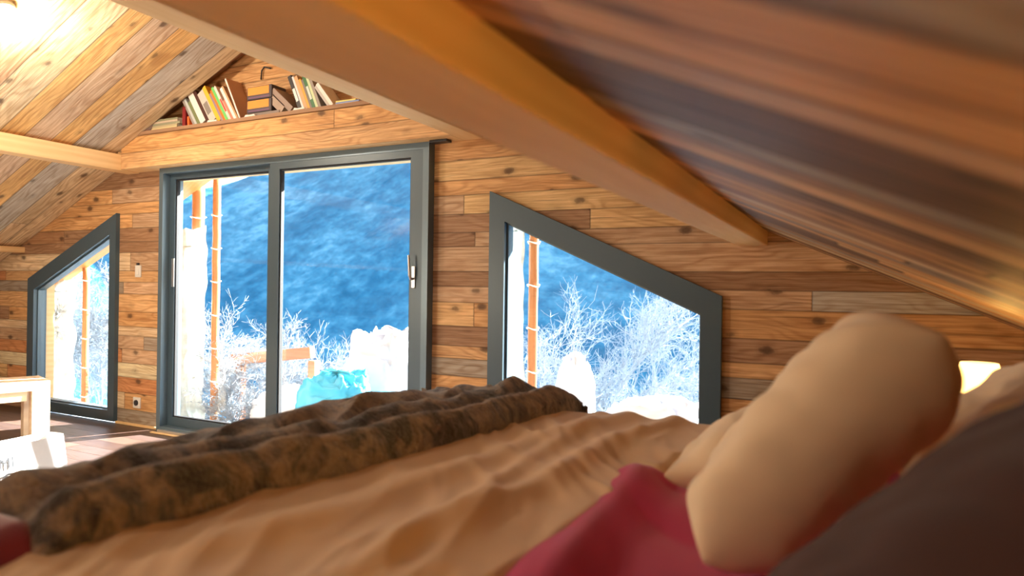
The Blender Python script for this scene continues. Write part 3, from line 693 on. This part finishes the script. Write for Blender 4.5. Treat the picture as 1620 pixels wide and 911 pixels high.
# ------------------------------------------------------------------ outside: snow, hill, posts, tarps, shrubs
M_SNOW = plain('snow', (.55, .58, .64), .7, 0, .03, 3, bump=.4)
def gz(x, y):
    z = -.30-.75*max(0, y-5.3)+.12*nz(x*.9, y*.9, 4)+.05*nz(x*3, y*3, 1)
    z += .15*sstep(-2.9, -1.4, x)*sstep(4.6, 5.6, y)*(1-sstep(5.6, 7, y))
    return z
def sn(u, v):
    x = -26+u*42; y = 3.86+v*v*36; return (x, y, gz(x, y))
def groundmat():
    m = N('frosted_grass_slope'); tc = m.n('TexCoord'); v = tc.outputs['Object']; g = m.noise(v, 5, 8, .75, .8); f = m.noise(v, 45, 5, .8)
    k = m.math('ADD', m.math('MULTIPLY', g, .5), m.math('MULTIPLY', f, .5))
    m.l(m.ramp(k, [(.42, (.03, .06, .09)), (.50, (.10, .16, .21)), (.56, (.5, .56, .62)), (.7, (.75, .8, .86))]), m.b.inputs['Base Color']); m.b.inputs['Roughness'].default_value = .9; m.bump(k, .8, .05); return m.m
grid('snow_ground', 160, 120, sn, groundmat(), kind='structure')
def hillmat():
    m = N('haze_tinted_forest'); tc = m.n('TexCoord'); v = tc.outputs['Object']  # distance haze is painted into the blue base colour
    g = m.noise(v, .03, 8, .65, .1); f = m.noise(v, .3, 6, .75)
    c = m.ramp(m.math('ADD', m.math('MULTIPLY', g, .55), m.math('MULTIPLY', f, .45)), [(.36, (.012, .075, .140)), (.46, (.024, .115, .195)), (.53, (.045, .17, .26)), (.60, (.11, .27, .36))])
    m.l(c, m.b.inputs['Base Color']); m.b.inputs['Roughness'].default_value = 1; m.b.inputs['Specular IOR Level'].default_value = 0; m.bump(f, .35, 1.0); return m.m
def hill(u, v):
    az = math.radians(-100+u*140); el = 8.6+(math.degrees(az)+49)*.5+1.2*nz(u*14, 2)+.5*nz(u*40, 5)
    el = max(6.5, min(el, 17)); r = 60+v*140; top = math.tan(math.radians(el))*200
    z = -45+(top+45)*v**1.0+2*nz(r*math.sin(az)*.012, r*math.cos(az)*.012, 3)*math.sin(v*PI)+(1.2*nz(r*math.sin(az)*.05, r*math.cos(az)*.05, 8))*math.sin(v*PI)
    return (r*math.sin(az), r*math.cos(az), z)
o = grid('forested_hillside', 200, 90, hill, hillmat()); tag(o, 'haze tinted blue forest hillside in shadow filling the view behind the glass', 'hillside', kind='structure')

M_POST = beam_mat('orange_larch_post', lin(178, 122, 74), lin(150, 96, 56), 'Z')
M_TARP = frost_mat('frosted_white_tarp', (.66, .76, .80), .3); M_ROPE = plain('white_rope', (.85, .83, .8), .8)
def post(x, y, z0, z1, wd, label, cat='post'):
    t = empty('porch_post', (x, y, z0), label=label, cat=cat)
    bm = bmesh.new(); n = int((z1-z0)/.12)+1; tube(bm, [(.006*nz(k*.4, x), .006*nz(x, k*.5), k*(z1-z0)/n) for k in range(n+1)], wd/2, 10); bm_obj('trunk', bm, M_POST, t, True)
    k = .25
    while k < z1-z0-.1:
        bm = bmesh.new(); tube(bm, [(wd*.62*math.cos(a*PI/6), wd*.62*math.sin(a*PI/6), k+.01*math.sin(a)) for a in range(13)], .006, 6); bm_obj('tie', bm, M_ROPE, t, True); k += .33
def tarp(x0, x1, y, z0, z1, label, seed=0, dy=0):
    def f(u, v):
        x = x0+u*(x1-x0); z = z0+v*(z1-z0)
        s = .035*nz(x*7, z*2.5, seed)+.02*nz(x*16, z*7, seed+3)+.05*(abs(nz(x*3+z, z*1.6-x, seed+5))-.2)
        z += -.03*math.sin(u*PI)*(v > .9)+.02*nz(x*9, seed)*(v > .95); x += .03*nz(z*3, seed+9)*(1 if u > .5 else -1)
        return (x, y+dy*u+s, z)
    o = grid('hanging_tarp', 50, 110, f, M_TARP, None, .004, 0, ((x0+x1)/2, y, z0)); tag(o, label, 'tarp')
tarp(-6.40, -5.75, 4.66, -.22, 1.78, 'tall white frosted tarp hanging outside behind the left pane of the sliding door', 1)
post(-5.68, 4.72, -.35, 2.25, .075, 'slim tied wooden post outside seen through the left door pane')
post(-6.05, 4.80, -.35, 2.25, .12, 'thicker wooden post rising behind the tarp at the left of the sliding door')
tarp(-8.62, -7.92, 4.66, -.22, 1.24, 'crinkled white tarp outside behind the small left window', 5)
post(-7.80, 4.72, -.35, 1.36, .07, 'tied wooden post outside the small left window')
tarp(-2.52, -2.24, 4.66, -.22, 1.85, 'narrow white tarp strip outside at the left edge of the right window', 8)
post(-2.18, 4.72, -.35, 2.3, .075, 'tied wooden post outside at the left edge of the right window')
# wooden trestle built outside for a table mirrored in the door glass
t = empty('trestle', (-5.45, 5.35, -.3), label='pale wooden trestle frame added outside for a reflection in the door glass', cat='trestle'); MT_ = beam_mat('reflection_trestle_and_rail_wood', lin(176, 122, 92), lin(150, 100, 74), 'X')
box_obj('top_rail', (-.62, -.04, .68), (.56, .04, .80), MT_, t, .006, Matrix.Rotation(math.radians(-7), 4, 'Y')); 
box_obj('leg', (-.62, -.04, 0), (-.53, .04, .66), MT_, t); box_obj('leg', (.44, -.04, 0), (.53, .04, .72), MT_, t)
t = empty('fence_rail', (-4.6, 6.2, -.35), label='short wooden rail with an upright post beyond the white box outside', cat='rail')
box_obj('rail', (-.35, -.03, .62), (.05, .03, .69), MT_, t); box_obj('upright', (-.02, -.04, 0), (.06, .04, .82), MT_, t); box_obj('upright', (-.35, -.04, 0), (-.28, .04, .66), MT_, t)
def lump(name, cen, r, label, cat, mat, seed, e=.55, parent=None):
    def f(u, v):
        a = u*2*PI; b = v*PI/2; ca, sa = math.cos(a), math.sin(a); sg = lambda q: math.copysign(abs(q)**e, q)
        rr_ = max(0, math.cos(b))**.5; d = 1+.16*nz(ca*1.6+seed, sa*1.6, b*2)+.09*nz(ca*5+seed, sa*5, b*6)+.04*nz(ca*12+seed, sa*12, b*14)
        return (cen[0]+r[0]*sg(ca)*rr_*d, cen[1]+r[1]*sg(sa)*rr_*d, cen[2]+r[2]*max(0, math.sin(b))**.8*d)
    o = grid(name, 48, 26, f, mat, parent, 0, 0, cen); tag(o, label, cat); return o
lump('snow_covered_box', (-4.75, 4.95, -.32), (.50, .28, .50), 'low white snow covered box outside behind the right door pane', 'box', M_SNOW, 3, .3)
lump('covered_heap', (-4.02, 5.35, -.32), (.46, .4, 1.05), 'tall heap under a white frosted cover outside, right of the box', 'heap', M_SNOW, 6, .6)
lump('blue_tarpaulin', (-3.98, 4.58, -.30), (.42, .2, .72), 'pale turquoise tarpaulin bundle outside in front of the white heap', 'tarpaulin', plain('turquoise_tarp', lin(60, 175, 205), .4, 0, .3, 6, bump=.5), 9, .7)
lump('snow_mound', (-2.05, 5.3, -.2), (.17, .2, .80), 'rounded snow mound outside low in the right window, leftmost', 'snow', M_SNOW, 12, .8)
lump('snow_mound', (-1.35, 5.3, -.2), (.5, .3, .52), 'wide low snow mound outside at the bottom of the right window', 'snow', M_SNOW, 15, .8)

M_FROST = frost_mat('frosted_twigs', (.40, .45, .50), .25)
def twigs(name, base, h, spread, n_main, label, seed, depth=4, lean=(0, 0), cat='shrub', dens=3, r0=.012, group=None, first=.25):
    rnd = random.Random(seed); V, F = [], []
    def seg(p, q, r, r2):
        d = (q-p); a = d.cross(Vector((.3, .5, .8))).normalized(); b = d.cross(a).normalized(); i = len(V)
        for k in range(3):
            c, s = math.cos(k*2*PI/3), math.sin(k*2*PI/3); V.append(p+r*(c*a+s*b)); V.append(q+r2*(c*a+s*b))
        for k in range(3):
            k2 = (k+1) % 3; F.append((i+2*k, i+2*k2, i+2*k2+1, i+2*k+1))
    def grow(p, d, L, r, dp):
        ns = 5 if dp > 1 else 3
        for s in range(ns):
            d = (d+Vector((rnd.gauss(0, .16), rnd.gauss(0, .16), rnd.gauss(.03, .12)))).normalized()
            q = p+d*(L/ns); seg(p, q, r*(1-s/ns*.4), r*(1-(s+1)/ns*.4)); p = q
            if dp > 0 and (s+1)/ns > first:
                for _ in range((int(dens)+(1 if rnd.random() < dens % 1 else 0)) - (1 if rnd.random() < .35 else 0)):
                    ax = Vector((rnd.gauss(0, 1), rnd.gauss(0, 1), rnd.gauss(0, .7))).normalized()
                    nd = (d+ax*.85).normalized(); grow(p, nd, L*rnd.uniform(.32, .55), max(r*.55, .0026), dp-1)
    for k in range(n_main):
        a = rnd.uniform(0, 2*PI); rr_ = rnd.uniform(0, .35)*spread
        p = Vector((math.cos(a)*rr_, math.sin(a)*rr_, 0)); d = Vector((math.cos(a)*spread*.45+lean[0], math.sin(a)*spread*.3+lean[1], h)).normalized()
        grow(p, d, h*rnd.uniform(.55, .8), r0, depth-1 if n_main > 3 else depth)
    me = bpy.data.meshes.new(name); me.from_pydata([tuple(v) for v in V], [], F); o = link(name, me, M_FROST); o.location = base
    return tag(o, label, cat, group)
def at(px, Y): return W(px, 450, Y).x
for px, Y, h, sp, n, sd, l in ((368, 5.15, 1.15, .7, 7, 1, 'frosty twiggy shrub outside right of the tied post in the left door pane'), (412, 5.9, 1.45, .8, 7, 2, 'frosty shrub outside just left of the door mullion'), (395, 4.9, .6, .6, 6, 22, 'low frosty shrub at the foot of the left door pane'),
        (482, 5.9, 1.35, .8, 6, 3, 'frosty shrub outside just right of the door mullion'), (545, 6.4, 1.5, .7, 4, 4, 'sparse frosty shrub in the middle of the right door pane'), (592, 7.9, 1.5, .7, 5, 5, 'frosty shrub behind the covered heap outside'),
        (160, 5.4, 1.8, .8, 9, 6, 'dense frosty shrub filling the small left window'), (172, 7.2, 2.7, 1.0, 9, 16, 'frosty shrub further back in the small left window'),
        (866, 6.6, 1.95, .7, 7, 7, 'upright frosty shrub beside the tied post in the right window')):
    x = at(px, Y); twigs('frosted_shrub', (x, Y, gz(x, Y)-.05), h, sp, n, l, sd, group='frosty shrubs outside the windows', r0=.009, dens=3 if px < 200 else 2.5)
for px, Y, h, sp, sd, ln, l in ((935, 8.6, 3.6, 1.2, 31, (-.1, 0), 'white frosted tree left of centre in the right window'), (1115, 8.0, 3.2, 1.4, 33, (-.3, 0), 'white frosted tree reaching in from the right side of the right window'), (1040, 11.5, 5.2, 1.5, 35, (0, 0), 'white frosted tree further back in the middle of the right window')):
    x = at(px, Y); twigs('frosted_tree', (x, Y, gz(x, Y)-.1), h, sp, 3, l, sd, depth=4, lean=ln, cat='tree', dens=2.5, r0=.03, group='frosted trees outside the right window')
